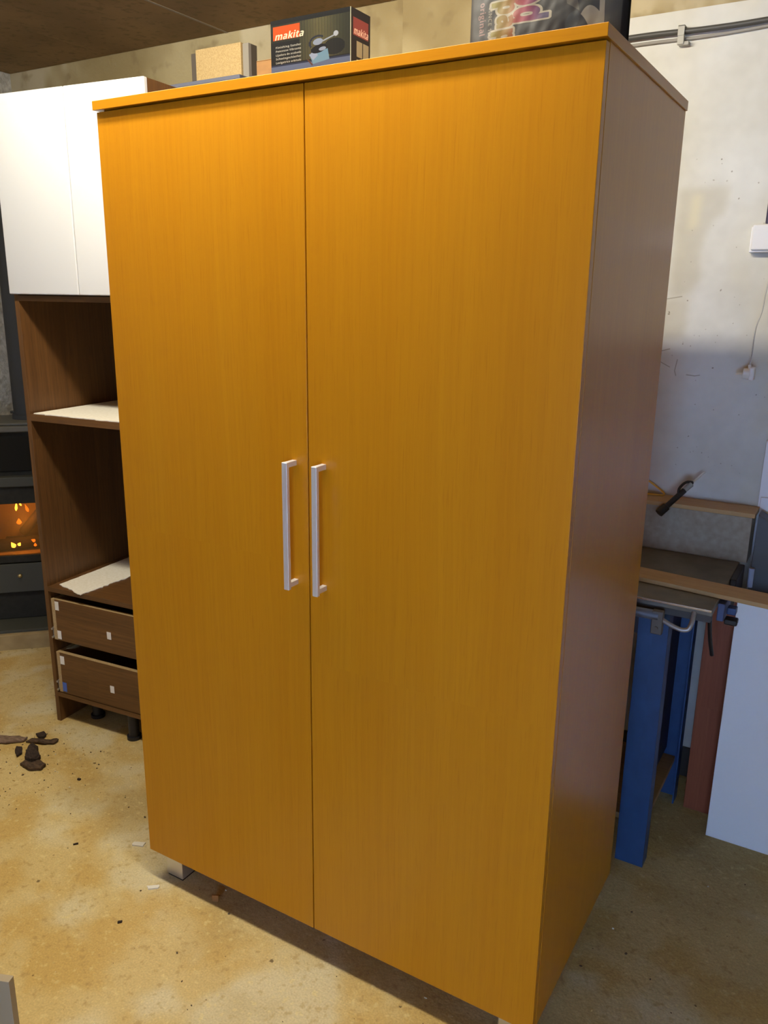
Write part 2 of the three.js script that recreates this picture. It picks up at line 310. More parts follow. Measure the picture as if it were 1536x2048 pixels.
  part('side_strip', span(0.099, 0.124, 0, 0.205, -0.018, -0.002, 0.001), std({ color: new THREE.Color(0.26, 0.23, 0.18), roughness: 0.8 }), p).userData.label = 'grey edge strip';
  part('side_strip', span(0.125, 0.136, 0, 0.2, -0.03, 0.0, 0.001), brown, p).userData.label = 'dark brown edge strip';
}

// ------------------------------------------------------------------ things on top of the wardrobe
const TOPY = WTOP + 0.0186;
{
  // cardboard box of a power tool
  const X0 = 0.428, X1 = 0.611, ZB = -0.06, D = 0.066, H = 0.1085;
  const t = thing('tool_carton', 'black printed carton of a power sander standing on top of the wardrobe', 'box', [X0, TOPY, ZB]);
  const card = std({ color: new THREE.Color(0.035, 0.035, 0.03), roughness: 0.6 });
  part('carton_body', span(0.0006, X1 - X0 - 0.0006, 0, H - 0.0006, -D + 0.0006, -0.0006, 0.0008), card, t);
  const W = X1 - X0;
  const front = canvasTex(828, 652, (g, w, h) => {
    g.fillStyle = '#20211c'; g.fillRect(0, 0, w, h); g.fillStyle = '#5d6a86'; g.fillRect(0, 0.8 * h, w, 0.2 * h); g.save(); g.scale(1, 0.83);
    for (let i = 0; i < 66; i++) { const x = (i + 0.5) * w / 66, k = Math.exp(-Math.pow((x / w - 0.62) / 0.26, 2)); g.fillStyle = `rgba(${150 + 20 * k},${150 + 10 * k},${96},${0.22 + 0.6 * k})`; g.fillRect(x - 2.6, 0.05 * h, 4.6, 0.78 * h); }
    g.fillStyle = '#1a1b1a'; g.fillRect(0, 0, w, 0.09 * h); g.fillRect(0, 0.42 * h, 0.37 * w, 0.45 * h);
    g.fillStyle = '#5d6a86'; g.fillRect(0, 0.87 * h, w, 0.13 * h); g.fillStyle = '#2a3148'; g.fillRect(0, 0.85 * h, w, 0.03 * h);
    g.fillStyle = '#d9541a'; g.fillRect(0.03 * w, 0.12 * h, 0.345 * w, 0.26 * h);
    g.fillStyle = '#f4e2c0'; g.font = 'italic bold 118px sans-serif'; g.save(); g.translate(0.045 * w, 0.375 * h); g.scale(0.78, 1.0); g.fillText('makita', 0, 0); g.restore();
    g.fillStyle = '#b9b8aa'; g.font = 'bold 35px sans-serif';
    ['Finishing Sander', 'Ponceuse Vibrante', 'Lijadora de acabado', 'Schwingschleifer', 'Levigatrice orbitale'].forEach((s, i) => g.fillText(s, 0.06 * w, (0.535 + i * 0.073) * h, 0.33 * w));
    // the sander shown on the front
    g.fillStyle = '#141518'; g.beginPath(); g.ellipse(0.80 * w, 0.66 * h, 0.13 * w, 0.15 * h, 0, 0, 7); g.globalAlpha = 0.75; g.fill(); g.globalAlpha = 1;
    g.fillStyle = '#6f93a8'; g.beginPath(); g.moveTo(0.49 * w, 0.74 * h); g.lineTo(0.72 * w, 0.68 * h); g.lineTo(0.74 * w, 0.88 * h); g.lineTo(0.54 * w, 0.93 * h); g.closePath(); g.fill();
    g.fillStyle = '#94a2b8'; g.beginPath(); g.moveTo(0.49 * w, 0.76 * h); g.lineTo(0.56 * w, 0.66 * h); g.lineTo(0.6 * w, 0.78 * h); g.lineTo(0.54 * w, 0.86 * h); g.closePath(); g.fill();
    g.fillStyle = '#14151a'; g.beginPath(); g.ellipse(0.61 * w, 0.66 * h, 0.1 * w, 0.075 * h, -0.3, 0, 7); g.fill();
    g.fillStyle = '#8c98aa'; g.beginPath(); g.ellipse(0.6 * w, 0.53 * h, 0.062 * w, 0.06 * h, -0.2, 0, 7); g.fill(); g.beginPath(); g.ellipse(0.655 * w, 0.67 * h, 0.045 * w, 0.035 * h, -0.2, 0, 7); g.fill();
    g.strokeStyle = '#2a2d36'; g.lineWidth = 22; g.beginPath(); g.arc(0.6 * w, 0.55 * h, 0.1 * w, 2.6, 5.4); g.stroke();
    g.strokeStyle = '#97a0a8'; g.lineWidth = 16; g.beginPath(); g.moveTo(0.66 * w, 0.53 * h); g.lineTo(0.83 * w, 0.44 * h); g.stroke(); g.fillStyle = '#aab0b6'; g.beginPath(); g.ellipse(0.82 * w, 0.43 * h, 0.03 * w, 0.05 * h, 0, 0, 7); g.fill();
    g.strokeStyle = '#5b3a2a'; g.lineWidth = 14; g.beginPath(); g.moveTo(0.47 * w, 0.83 * h); g.lineTo(0.53 * w, 0.95 * h); g.stroke();
    g.strokeStyle = 'rgba(205,205,170,0.9)'; g.lineWidth = 7; g.strokeRect(w - 5, 0, 4, h * 1.2); g.restore();
  });
  const side = canvasTex(264, 652, (g, w, h) => {
    g.fillStyle = '#191a1a'; g.fillRect(0, 0, w, h);
    g.fillStyle = '#7c3a34'; g.fillRect(0.1 * w, 0.13 * h, 0.8 * w, 0.27 * h);
    g.fillStyle = '#d8b9a0'; g.font = 'italic bold 100px sans-serif'; g.save(); g.translate(0.12 * w, 0.38 * h); g.scale(0.6, 1); g.fillText('makita', 0, 0); g.restore();
    g.fillStyle = '#8d8a6c'; g.fillRect(0.28 * w, 0.47 * h, 0.3 * w, 0.24 * h); g.fillRect(0.62 * w, 0.47 * h, 0.3 * w, 0.24 * h); g.fillRect(0.28 * w, 0.75 * h, 0.3 * w, 0.22 * h);
    g.fillStyle = '#5a594c'; g.fillRect(0.34 * w, 0.8 * h, 0.18 * w, 0.1 * h);
  });
  part('front_panel', new THREE.BoxGeometry(W, H, 0.0006), phys({ map: front, color: new THREE.Color(0.42, 0.42, 0.42), roughness: 0.9, specularIntensity: 0.3 }), t, [W / 2, H / 2, -0.0003]).userData.label = 'printed front with red maker sign and sander';
  const sp = part('side_panel', new THREE.BoxGeometry(D - 0.0012, H, 0.0006), std({ map: side, roughness: 0.7 }), t, [W - 0.0003, H / 2, -D / 2], [0, Math.PI / 2, 0]);
  sp.userData.label = 'printed narrow side with red maker sign';

  const brownCard = std({ map: tex(128, 128, (u, v) => mix3([116, 84, 42], [98, 70, 34], clamp(0.5 + fbm(u * 8, v * 30, 2.1, 3))), 0.3, 0.3), roughness: 0.9 });
  const b = thing('cardboard_box', 'small plain brown cardboard box half hidden left of the black carton', 'box', [0.19, TOPY, -0.43]);
  part('carton_body', span(-0.075, 0.075, 0, 0.15, -0.05, 0.03, 0.002), brownCard, b);
  part('box_flap', span(-0.075, 0.075, 0.15, 0.1515, -0.05, -0.011, 0.0005), brownCard, b);
  part('box_flap', span(-0.075, 0.075, 0.15, 0.1515, -0.009, 0.03, 0.0005), brownCard, b);
}
{
  // black printed plastic bag standing near the front right corner of the top
  const X0 = 0.826, W = 0.272, H = 0.30, ZC = -0.115;
  const print = canvasTex(1088, 1200, (g, w, h) => {
    const mx = 4000, my = 4000, X = (m) => m / 1000 * mx, Y = (m) => h - m / 1000 * my; // millimetres from the lower left corner
    g.fillStyle = '#25241c'; g.fillRect(0, 0, w, h);
    for (let i = 0; i < 60; i++) { g.fillStyle = `rgba(${60 + rr(0, 20)},${58 + rr(0, 16)},${40},0.18)`; g.beginPath(); g.ellipse(rr(0, w), rr(0, h), rr(10, 70), rr(20, 120), rr(0, 3), 0, 7); g.fill(); }
    const word = (s, x, y, size, fill, stroke, lw, sx = 1) => { g.save(); g.translate(X(x), Y(y)); g.rotate(Math.PI / 2); g.scale(sx, 1); g.font = `bold ${size}px sans-serif`; g.lineJoin = 'round'; if (stroke) { g.strokeStyle = stroke; g.lineWidth = lw; g.strokeText(s, 0, 0); } g.fillStyle = fill; g.fillText(s, 0, 0); g.restore(); };
    const gr = g.createLinearGradient(X(86), 0, X(142), 0); gr.addColorStop(0, '#c2603c'); gr.addColorStop(0.35, '#c23a5c'); gr.addColorStop(0.75, '#8c3a78'); gr.addColorStop(1, '#4a2f70');
    const gy = g.createLinearGradient(X(50), 0, X(92), 0); gy.addColorStop(0, '#a49a2a'); gy.addColorStop(0.7, '#b88c28'); gy.addColorStop(1, '#b8602c');
    // white outline of the lettering, then the fat letters
    word('good', 91, 142, 310, '#d8d2bc', '#d8d2bc', 52, 0.54); word('pap', 60, 84, 205, '#d8d2bc', '#d8d2bc', 46, 0.72);
    const band = (x0, y0, x1, y1, c) => { g.fillStyle = c; g.fillRect(X(x0), Y(y1), X(x1) - X(x0), Y(y0) - Y(y1)); };
    // letters painted with vertical colour fades (in page axes)
    const paint = (s, x, y, size, grad, sx) => { const c2 = document.createElement('canvas'); c2.width = w; c2.height = h; const q = c2.getContext('2d'); q.save(); q.translate(X(x), Y(y)); q.rotate(Math.PI / 2); q.scale(sx, 1); q.font = `bold ${size}px sans-serif`; q.lineJoin = 'round'; q.lineWidth = 14; q.strokeStyle = '#000'; q.fillStyle = '#000'; q.strokeText(s, 0, 0); q.fillText(s, 0, 0); q.restore(); q.globalCompositeOperation = 'source-in'; q.fillStyle = grad; q.fillRect(0, 0, w, h); g.drawImage(c2, 0, 0); };
    paint('good', 91, 142, 310, gr, 0.54); paint('pap', 60, 84, 205, gy, 0.72);
    word('original', 23, 88, 62, '#b08a88', null, 0, 0.9); word('SINCE 1984', 41, 78, 40, '#a8a494');
    // pale shapes of the picture at the right
    g.fillStyle = 'rgba(140,134,118,0.75)'; g.beginPath(); g.moveTo(X(168), Y(110)); g.lineTo(X(180), Y(62)); g.lineTo(X(200), Y(50)); g.lineTo(X(196), Y(70)); g.lineTo(X(182), Y(110)); g.fill();
    g.fillStyle = '#3a4448'; g.beginPath(); g.ellipse(X(190), Y(36), 40, 60, 0.5, 0, 7); g.fill();
    g.fillStyle = '#c9c4b2'; g.beginPath(); g.moveTo(X(238), Y(110)); g.lineTo(X(240), Y(0)); g.lineTo(X(222), Y(0)); g.quadraticCurveTo(X(219), Y(30), X(203), Y(44)); g.quadraticCurveTo(X(214), Y(66), X(231), Y(46)); g.lineTo(X(231), Y(110)); g.fill();
    g.fillStyle = '#5c5c52'; g.fillRect(X(240), 0, X(264) - X(240), h); g.fillStyle = '#16181a'; g.fillRect(X(264), 0, X(274) - X(264), h);
  });
  const nx = 60, ny = 60, pos = [], uv = [], idx = [];
  const fill = (u, v) => Math.pow(Math.max(0, Math.sin(Math.PI * clamp(u * 0.985 + 0.0075))), 0.45) * (0.35 + 0.65 * Math.pow(1 - v, 0.5)) * Math.pow(Math.min(1, (1 - v) * 6 + 0.02), 0.6);
  for (const s of [1, -1]) {
    const base = pos.length / 3;
    for (let j = 0; j <= ny; j++) for (let i = 0; i <= nx; i++) {
      const u = i / nx, v = j / ny, f = fill(u, v);
      const wr = 0.0045 * fbm(u * 7 + s, v * 6, 3.3, 3) * f + 0.0016 * N(u * 26, v * 18, 1.2 + s) * f;
      pos.push(u * W + 0.004 * N(v * 4, u, 6.1) * v, v * H, s * (0.036 * f + wr)); uv.push(u, v);
    }
    for (let j = 0; j < ny; j++) for (let i = 0; i < nx; i++) {
      const a = base + j * (nx + 1) + i, b = a + 1, c = a + nx + 1, d = c + 1;
      if (s > 0) idx.push(a, b, d, a, d, c); else idx.push(a, d, b, a, c, d);
    }
  }
  const g = new THREE.BufferGeometry(); g.setAttribute('position', new THREE.Float32BufferAttribute(pos, 3)); g.setAttribute('uv', new THREE.Float32BufferAttribute(uv, 2)); g.setIndex(idx); g.computeVertexNormals();
  solo('plastic_bag', g, std({ map: print, color: new THREE.Color(0.24, 0.235, 0.21), roughness: 0.55, side: THREE.DoubleSide }), 'black plastic bag with colourful fat lettering standing on the wardrobe top', 'bag', [X0, TOPY, ZC]);
}

// ------------------------------------------------------------------ stove in the left corner
{
  const hm = std({ map: tex(256, 256, (u, v) => mix3([186, 164, 118], [146, 124, 82], clamp(0.45 + 1.2 * fbm(u * 14, v * 14, 3.2, 4))), 1, 1), roughness: 0.95 });
  // concrete hearth: 45 degree front edge into the corner
  const sh = new THREE.Shape([[-2.049, -0.295], [-1.66, -0.684], [-1.03, -1.302], [-2.049, -1.302]].map(([x, z]) => new THREE.Vector2(x, -z)));
  const hg = new THREE.ExtrudeGeometry(sh, { depth: 0.069, bevelEnabled: true, bevelSize: 0.003, bevelThickness: 0.003, bevelSegments: 1 }); hg.rotateX(-Math.PI / 2);
  const hearth = struct('hearth', hg, hm, [0, -0.001, 0]); hearth.name = 'trim_1';
  const t = thing('wood_stove', 'black cast iron wood stove with a fire burning behind its glass', 'stove', [-1.7187, 0.071, -0.8375], Math.PI / 4);
  const iron = std({ map: tex(128, 128, (u, v) => mix3([44, 43, 34], [31, 30, 23], clamp(0.5 + fbm(u * 20, v * 20, 4.2, 3))), 0.4, 0.4), roughness: 0.85 });
  const ironG = std({ color: new THREE.Color(0.06, 0.06, 0.042), roughness: 0.75 });
  const x0 = -0.14, x1 = 0.29, xc = 0.075;
  part('floor_plate', span(-0.19, 0.37, 0, 0.013, -0.265, 0.13, 0.002), ironG, t);
  // body walls round an open firebox
  part('body', merge(span(x0, x1, 0.013, 0.30, -0.26, -0.012, 0.006), span(x0, x1, 0.565, 0.89, -0.26, -0.012, 0.006), span(x0, x0 + 0.03, 0.30, 0.565, -0.26, -0.012, 0.002), span(x1 - 0.03, x1, 0.30, 0.565, -0.26, -0.012, 0.002), span(x0 + 0.03, x1 - 0.03, 0.30, 0.565, -0.26, -0.23, 0.001)), iron, t);
  const brick = std({ color: new THREE.Color(0.30, 0.20, 0.12), roughness: 0.95 });
  part('firebox_lining', merge(span(x0 + 0.031, x1 - 0.031, 0.301, 0.315, -0.229, -0.03, 0.001), span(x0 + 0.031, x1 - 0.031, 0.316, 0.564, -0.229, -0.215, 0.001), span(x0 + 0.031, x0 + 0.042, 0.316, 0.564, -0.214, -0.03, 0.001), span(x1 - 0.042, x1 - 0.031, 0.316, 0.564, -0.214, -0.03, 0.001)), brick, t);
  part('upper_front', span(x0 + 0.012, x1 - 0.012, 0.71, 0.865, -0.012, -0.004, 0.004), phys({ color: new THREE.Color(0.014, 0.013, 0.01), roughness: 0.9, specularIntensity: 0.4 }), t);
  part('ledge', span(x0 - 0.012, x1 + 0.012, 0.645, 0.69, -0.02, 0.028, 0.006), ironG, t);
  part('top_plate', merge(span(x0 - 0.02, x1 + 0.02, 0.885, 0.912, -0.275, 0.012, 0.008), span(x0 - 0.005, x1 + 0.005, 0.912, 0.925, -0.26, -0.005, 0.006)), std({ color: new THREE.Color(0.13, 0.125, 0.1), roughness: 0.8 }), t);
  const door = part('stove_door', merge(span(x0 + 0.006, x1 - 0.006, 0.565, 0.643, -0.012, 0.01, 0.004), span(x0 + 0.006, x1 - 0.006, 0.290, 0.325, -0.012, 0.01, 0.004), span(x0 + 0.006, x0 + 0.045, 0.325, 0.565, -0.012, 0.01, 0.004), span(x1 - 0.045, x1 - 0.006, 0.325, 0.565, -0.012, 0.01, 0.004)), iron, t);
  part('glass_pane', new THREE.BoxGeometry(x1 - x0 - 0.08, 0.25, 0.004), phys({ color: new THREE.Color(0.95, 0.72, 0.42), transmission: 1, roughness: 0.12, thickness: 0 }), door, [xc, 0.445, 0.001]);
  const dr = part('ash_drawer', span(x0 + 0.02, x1 - 0.02, 0.148, 0.285, -0.01, 0.008, 0.004), ironG, t);
  const knobG = new THREE.LatheGeometry([[0.0, 0.024], [0.006, 0.023], [0.0095, 0.018], [0.009, 0.012], [0.0045, 0.008], [0.004, 0]].map(([a, b]) => new THREE.Vector2(a, b)), 20); knobG.rotateX(Math.PI / 2);
  part('knob', knobG, std({ color: new THREE.Color(0.7, 0.55, 0.25), roughness: 0.3, metalness: 0.9 }), dr, [0.025, 0.232, 0.008]).userData.label = 'small round brass knob';
  part('flue_pipe', merge(rod([0.1, 0.92, -0.15], [0.1, 1.76, -0.15], 0.06, 0.06, 32), tube([[0.1, 1.758, -0.15], [0.1, 1.81, -0.152], [0.098, 1.855, -0.175], [0.096, 1.868, -0.22], [0.095, 1.87, -0.30], [0.09, 1.87, -0.50]], 0.06, 40, 32), rod([0.1, 0.922, -0.15], [0.1, 0.945, -0.15], 0.068, 0.066, 32), rod([0.03, 0.955, -0.13], [0.045, 0.955, -0.137], 0.006)), std({ color: new THREE.Color(0.045, 0.046, 0.042), roughness: 0.8 }), t);
  // logs and flames
  const logM = std({ map: tex(128, 128, (u, v) => mix3([44, 30, 20], [18, 12, 8], clamp(0.5 + 1.5 * fbm(u * 10, v * 30, 6.2, 3))), 0.2, 0.2), roughness: 0.95 });
  const logs = [[[-0.08, 0.345, -0.1], [0.2, 0.35, -0.13], 0.028], [[-0.05, 0.34, -0.17], [0.22, 0.36, -0.1], 0.026], [[0.03, 0.39, -0.15], [0.12, 0.5, -0.1], 0.024]];
  for (const [a, b, r] of logs) part('log', rod(a, b, r, r * 0.9, 14), logM, t);
  const flame = (h, r) => { const g = new THREE.LatheGeometry([[0, 0], [0.6, 0.1], [1, 0.3], [0.75, 0.55], [0.35, 0.8], [0, 1]].map(([a, b]) => new THREE.Vector2(a * r, b * h)), 14); return g; };
  const hot = std({ color: 0x000000, emissive: new THREE.Color(1, 0.62, 0.12), emissiveIntensity: 5 }), warm = std({ color: 0x000000, emissive: new THREE.Color(1, 0.25, 0.03), emissiveIntensity: 1.6 });
  for (const [x, y, z, h, r, rot, m] of [[0.022, 0.515, -0.06, 0.045, 0.006, -0.12, hot], [0.045, 0.535, -0.07, 0.022, 0.004, 0.5, hot], [0.003, 0.345, -0.05, 0.03, 0.011, 0.5, hot], [0.016, 0.35, -0.06, 0.018, 0.008, -0.6, hot], [0.068, 0.50, -0.09, 0.04, 0.007, 0.3, warm], [0.022, 0.44, -0.1, 0.03, 0.012, 0, warm], [0.092, 0.37, -0.05, 0.02, 0.008, 1.1, warm], [0.09, 0.345, -0.05, 0.018, 0.007, 0, warm]]) {
    part('flame', flame(h, r), m, t, [x, y, z], [0, 0, rot]);
  }
  const pl = new THREE.PointLight(new THREE.Color(1, 0.55, 0.18), 0.055); pl.position.set(0.05, 0.47, -0.06); pl.name = 'fire_light'; pl.castShadow = true; t.add(pl);
}

// ------------------------------------------------------------------ machine table behind the wardrobe
{
  const t = thing('machine_table', 'grey iron topped machine table on blue sheet steel legs behind the wardrobe', 'table', [0, 0, 0]);
  const iron = std({ map: tex(256, 256, (u, v) => mix3([128, 122, 106], [98, 92, 80], clamp(0.45 + 1.1 * fbm(u * 9, v * 9, 6.2, 4))), 0.8, 0.8), roughness: 0.5, metalness: 0.35 });
  const blue = std({ map: tex(128, 256, (u, v) => mix3([44, 78, 122], [36, 66, 106], clamp(0.5 + fbm(u * 6, v * 12, 2.2, 3))), 0.3, 0.8), roughness: 0.45 });
  const rimM = std({ color: new THREE.Color(0.62, 0.6, 0.56), roughness: 0.25, metalness: 0.9 });
  part('table_top', span(0.3, 1.25, 0.792, 0.808, -1.19, -0.735, 0.002, 'x'), iron, t);
  part('table_rim', span(0.3, 1.2485, 0.803, 0.8088, -0.7352, -0.7325, 0.0008), rimM, t);
  part('under_rib', span(0.3, 1.247, 0.773, 0.7918, -0.76, -0.739, 0.001), std({ color: new THREE.Color(0.06, 0.055, 0.05), roughness: 0.6 }), t);
  part('end_guard', span(1.2505, 1.268, 0.735, 0.812, -1.16, -1.0, 0.003), M.black, t);
  part('front_rail', rod([0.3, 0.776, -0.712], [1.128, 0.776, -0.712], 0.013), std({ color: new THREE.Color(0.16, 0.18, 0.22), roughness: 0.5, metalness: 0.5 }), t);
  part('rail_bracket', merge(span(1.112, 1.14, 0.728, 0.79, -0.722, -0.702, 0.002), rod([1.126, 0.745, -0.704], [1.126, 0.745, -0.698], 0.005)), std({ color: new THREE.Color(0.14, 0.12, 0.1), roughness: 0.6, metalness: 0.4 }), t);
  part('lock_handle', tube([[1.138, 0.768, -0.71], [1.16, 0.760, -0.706], [1.188, 0.754, -0.704], [1.202, 0.758, -0.706], [1.207, 0.77, -0.711], [1.208, 0.795, -0.736]], 0.006, 40, 10), std({ color: new THREE.Color(0.42, 0.41, 0.38), roughness: 0.4, metalness: 0.6 }), t);
  // L shaped sheet legs
  const legG = (x0, x1, z, s) => merge(span(x0, x1, 0, 0.792, z - 0.0025, z + 0.0025, 0.0008), span(x1 - 0.005, x1, 0, 0.792, Math.min(z, z + s * 0.05), Math.max(z, z + s * 0.05), 0.0008));
  part('leg', legG(1.070, 1.148, -0.755, -1), blue, t);
  part('leg', legG(1.075, 1.158, -1.16, 1), blue, t);
  part('leg', span(0.35, 0.43, 0, 0.792, -0.7575, -0.7525, 0.0008), blue, t);
  part('leg', span(0.35, 0.43, 0, 0.792, -1.1625, -1.1575, 0.0008), blue, t);
  const apronM = std({ color: new THREE.Color(0.02, 0.025, 0.04), roughness: 0.6 });
  part('apron', span(0.43, 1.07, 0.70, 0.79, -0.757, -0.753, 0.0008), apronM, t);
  part('apron', span(0.43, 1.075, 0.70, 0.79, -1.162, -1.158, 0.0008), apronM, t);
  part('inner_panel', span(1.10, 1.112, 0.17, 0.78, -1.15, -0.95, 0.001), std({ color: new THREE.Color(0.012, 0.02, 0.045), roughness: 0.6 }), t);
  part('lower_shelf', span(0.36, 1.14, 0.125, 0.143, -1.155, -0.765, 0.001, 'x'), std({ map: wood(256, 512, 0.5, 1, [150, 116, 70], [112, 82, 44], [170, 138, 92], 31.7), roughness: 0.7 }), t);
  part('side_bracket', merge(span(1.25, 1.268, 0.752, 0.80, -0.93, -0.82, 0.003), span(1.268, 1.29, 0.756, 0.775, -0.9, -0.87, 0.003)), std({ color: new THREE.Color(0.06, 0.09, 0.2), roughness: 0.5 }), t);
  part('side_knob', span(1.268, 1.30, 0.742, 0.758, -0.86, -0.83, 0.004), M.black, t);
  part('strap', tube([[1.225, 0.79, -0.90], [1.225, 0.72, -0.905], [1.229, 0.66, -0.92], [1.235, 0.60, -0.95]], 0.0055, 24, 8), M.black, t);
}
const pale = wood(256, 1024, 0.3, 1.2, [190, 152, 96], [156, 118, 66], [208, 174, 120], 41.3, 0.9);
M.pale = std({ map: pale, roughness: 0.6 });
{
  // loose plank across the table
  const a = [1.036, 0.8155, -0.9], b = [1.362, 0.8155, -0.864], ang = -Math.atan2(b[2] - a[2], b[0] - a[0]);
  solo('plank', box(0.95, 0.012, 0.088, 0.0012, 'x'), M.pale, 'pale wooden plank lying across the iron table top and jutting out right', 'plank', [1.12, 0.8148, -0.8915], [0, ang, 0]);
  // wooden box at the back of the table
  const bx = thing('wooden_box', 'long grey fronted wooden box standing at the back of the iron table', 'box', [0, 0.8085, 0]);
  const grey = std({ map: tex(256, 256, (u, v) => mix3([172, 162, 142], [150, 138, 118], clamp(0.5 + 1.0 * fbm(u * 22, v * 22, 7.2, 3))), 0.4, 0.4), roughness: 0.8 });
  part('front_board', span(0.55, 1.268, 0, 0.1365, -1.206, -1.19, 0.001, 'x'), grey, bx);
  part('top_board', span(0.55, 1.2745, 0.1368, 0.15, -1.290, -1.1885, 0.0012, 'x'), M.pale, bx);
  part('end_board', span(1.252, 1.268, 0, 0.1365, -1.288, -1.2065, 0.001, 'x'), grey, bx);
  part('back_board', span(0.55, 1.2515, 0, 0.1365, -1.290, -1.276, 0.001, 'x'), grey, bx);
  // hand tool leaning over the box's front edge
  const P0 = [1.013, 0.931, -1.150], P1 = [1.113, 1.052, -1.260], at = (q) => P0.map((v, i) => v + (P1[i] - v) * q);
  const tl = thing('hand_tool', 'black hand tool with a thin pale rod leaning on the wooden box', 'tool', [0, 0, 0]);
  part('grip', merge(rod(at(0), at(0.16), 0.0125), rod(at(0.15), at(0.17), 0.0125, 0.009), rod(at(0.16), at(0.55), 0.0085, 0.0088)), M.black, tl);
  part('collar', rod(at(0.52), at(0.7), 0.0075, 0.009), std({ color: new THREE.Color(0.3, 0.3, 0.27), roughness: 0.5 }), tl);
  part('hook', tube([at(0.42), [at(0.5)[0] - 0.008, at(0.5)[1] + 0.012, at(0.5)[2] + 0.004], [at(0.65)[0] - 0.008, at(0.65)[1] + 0.012, at(0.65)[2] + 0.004], at(0.735), at(0.68)], 0.0042, 30, 8), M.black, tl);
  part('rod', rod(at(0.69), at(1), 0.0036, 0.003), std({ color: new THREE.Color(0.62, 0.6, 0.5), roughness: 0.5 }), tl);
  solo('yellow_cord', tube([[0.62, 0.967, -1.25], [0.78, 1.06, -1.285], [0.90, 1.02, -1.285], [0.965, 0.985, -1.285], [1.0, 0.9625, -1.272], [0.97, 0.9625, -1.255], [0.9, 0.9625, -1.25]], 0.0028, 70, 8), std({ color: new THREE.Color(0.75, 0.42, 0.06), roughness: 0.7 }), 'thin yellow cord lying on the wooden box beside the wardrobe', 'cord');
}

// ------------------------------------------------------------------ boards leaning at the right
{
  const lean = 0.03;
  solo('white_board', box(0.62, 0.75, 0.018, 0.0012, 'y'), M.whiteLam, 'large white laminated board standing on the floor in front of the others', 'board', [1.275 + 0.31, 0.3755, -1.020], [-lean, 0, 0]);
  const red = std({ map: wood(256, 512, 0.3, 1, [142, 72, 42], [104, 46, 26], [160, 90, 56], 51.9), roughness: 0.6 });
  solo('red_plank', box(0.085, 0.715, 0.036, 0.0015, 'y'), red, 'narrow reddish brown plank standing between the blue legs and the white board', 'plank', [1.2305, 0.3575, -1.13], [0, 0, 0]);
  solo('white_board', box(0.5, 0.99, 0.006, 0.001, 'y'), M.whiteLam, 'lower white sheet showing just above the dark round machine housing', 'board', [1.2745 + 0.25, 0.4955, -1.283]);
  solo('white_board', box(0.45, 1.16, 0.006, 0.001, 'y'), M.whiteLam, 'tallest white sheet leaning on the wall at the right edge', 'board', [1.268 + 0.225, 0.5805, -1.293]);
  const m = thing('machine_housing', 'dark grey half round machine housing right of the wooden box', 'machine', [1.284, 0, -1.22]);
  const grey = std({ color: new THREE.Color(0.085, 0.085, 0.085), roughness: 0.5, metalness: 0.2 });
  const sh = new THREE.Shape(); sh.moveTo(0, 0.655); sh.lineTo(0, 0.953); sh.absarc(-0.03, 0.868, 0.09, Math.acos(1 / 3), 0, true); sh.lineTo(0.06, 0.655); sh.lineTo(0, 0.655);
  const hg = new THREE.ExtrudeGeometry(sh, { depth: 0.06, bevelEnabled: true, bevelSize: 0.004, bevelThickness: 0.004, bevelSegments: 3, curveSegments: 40 }); hg.translate(0, 0, -0.03);
  part('housing', hg, grey, m);
  part('rim', rod([0.002, 0.80, 0.045], [0.002, 0.742, 0.045], 0.008), std({ color: new THREE.Color(0.4, 0.45, 0.6), roughness: 0.4 }), m);
  part('pedestal', span(0.005, 0.055, 0, 0.66, -0.03, 0.03, 0.004), grey, m);
}

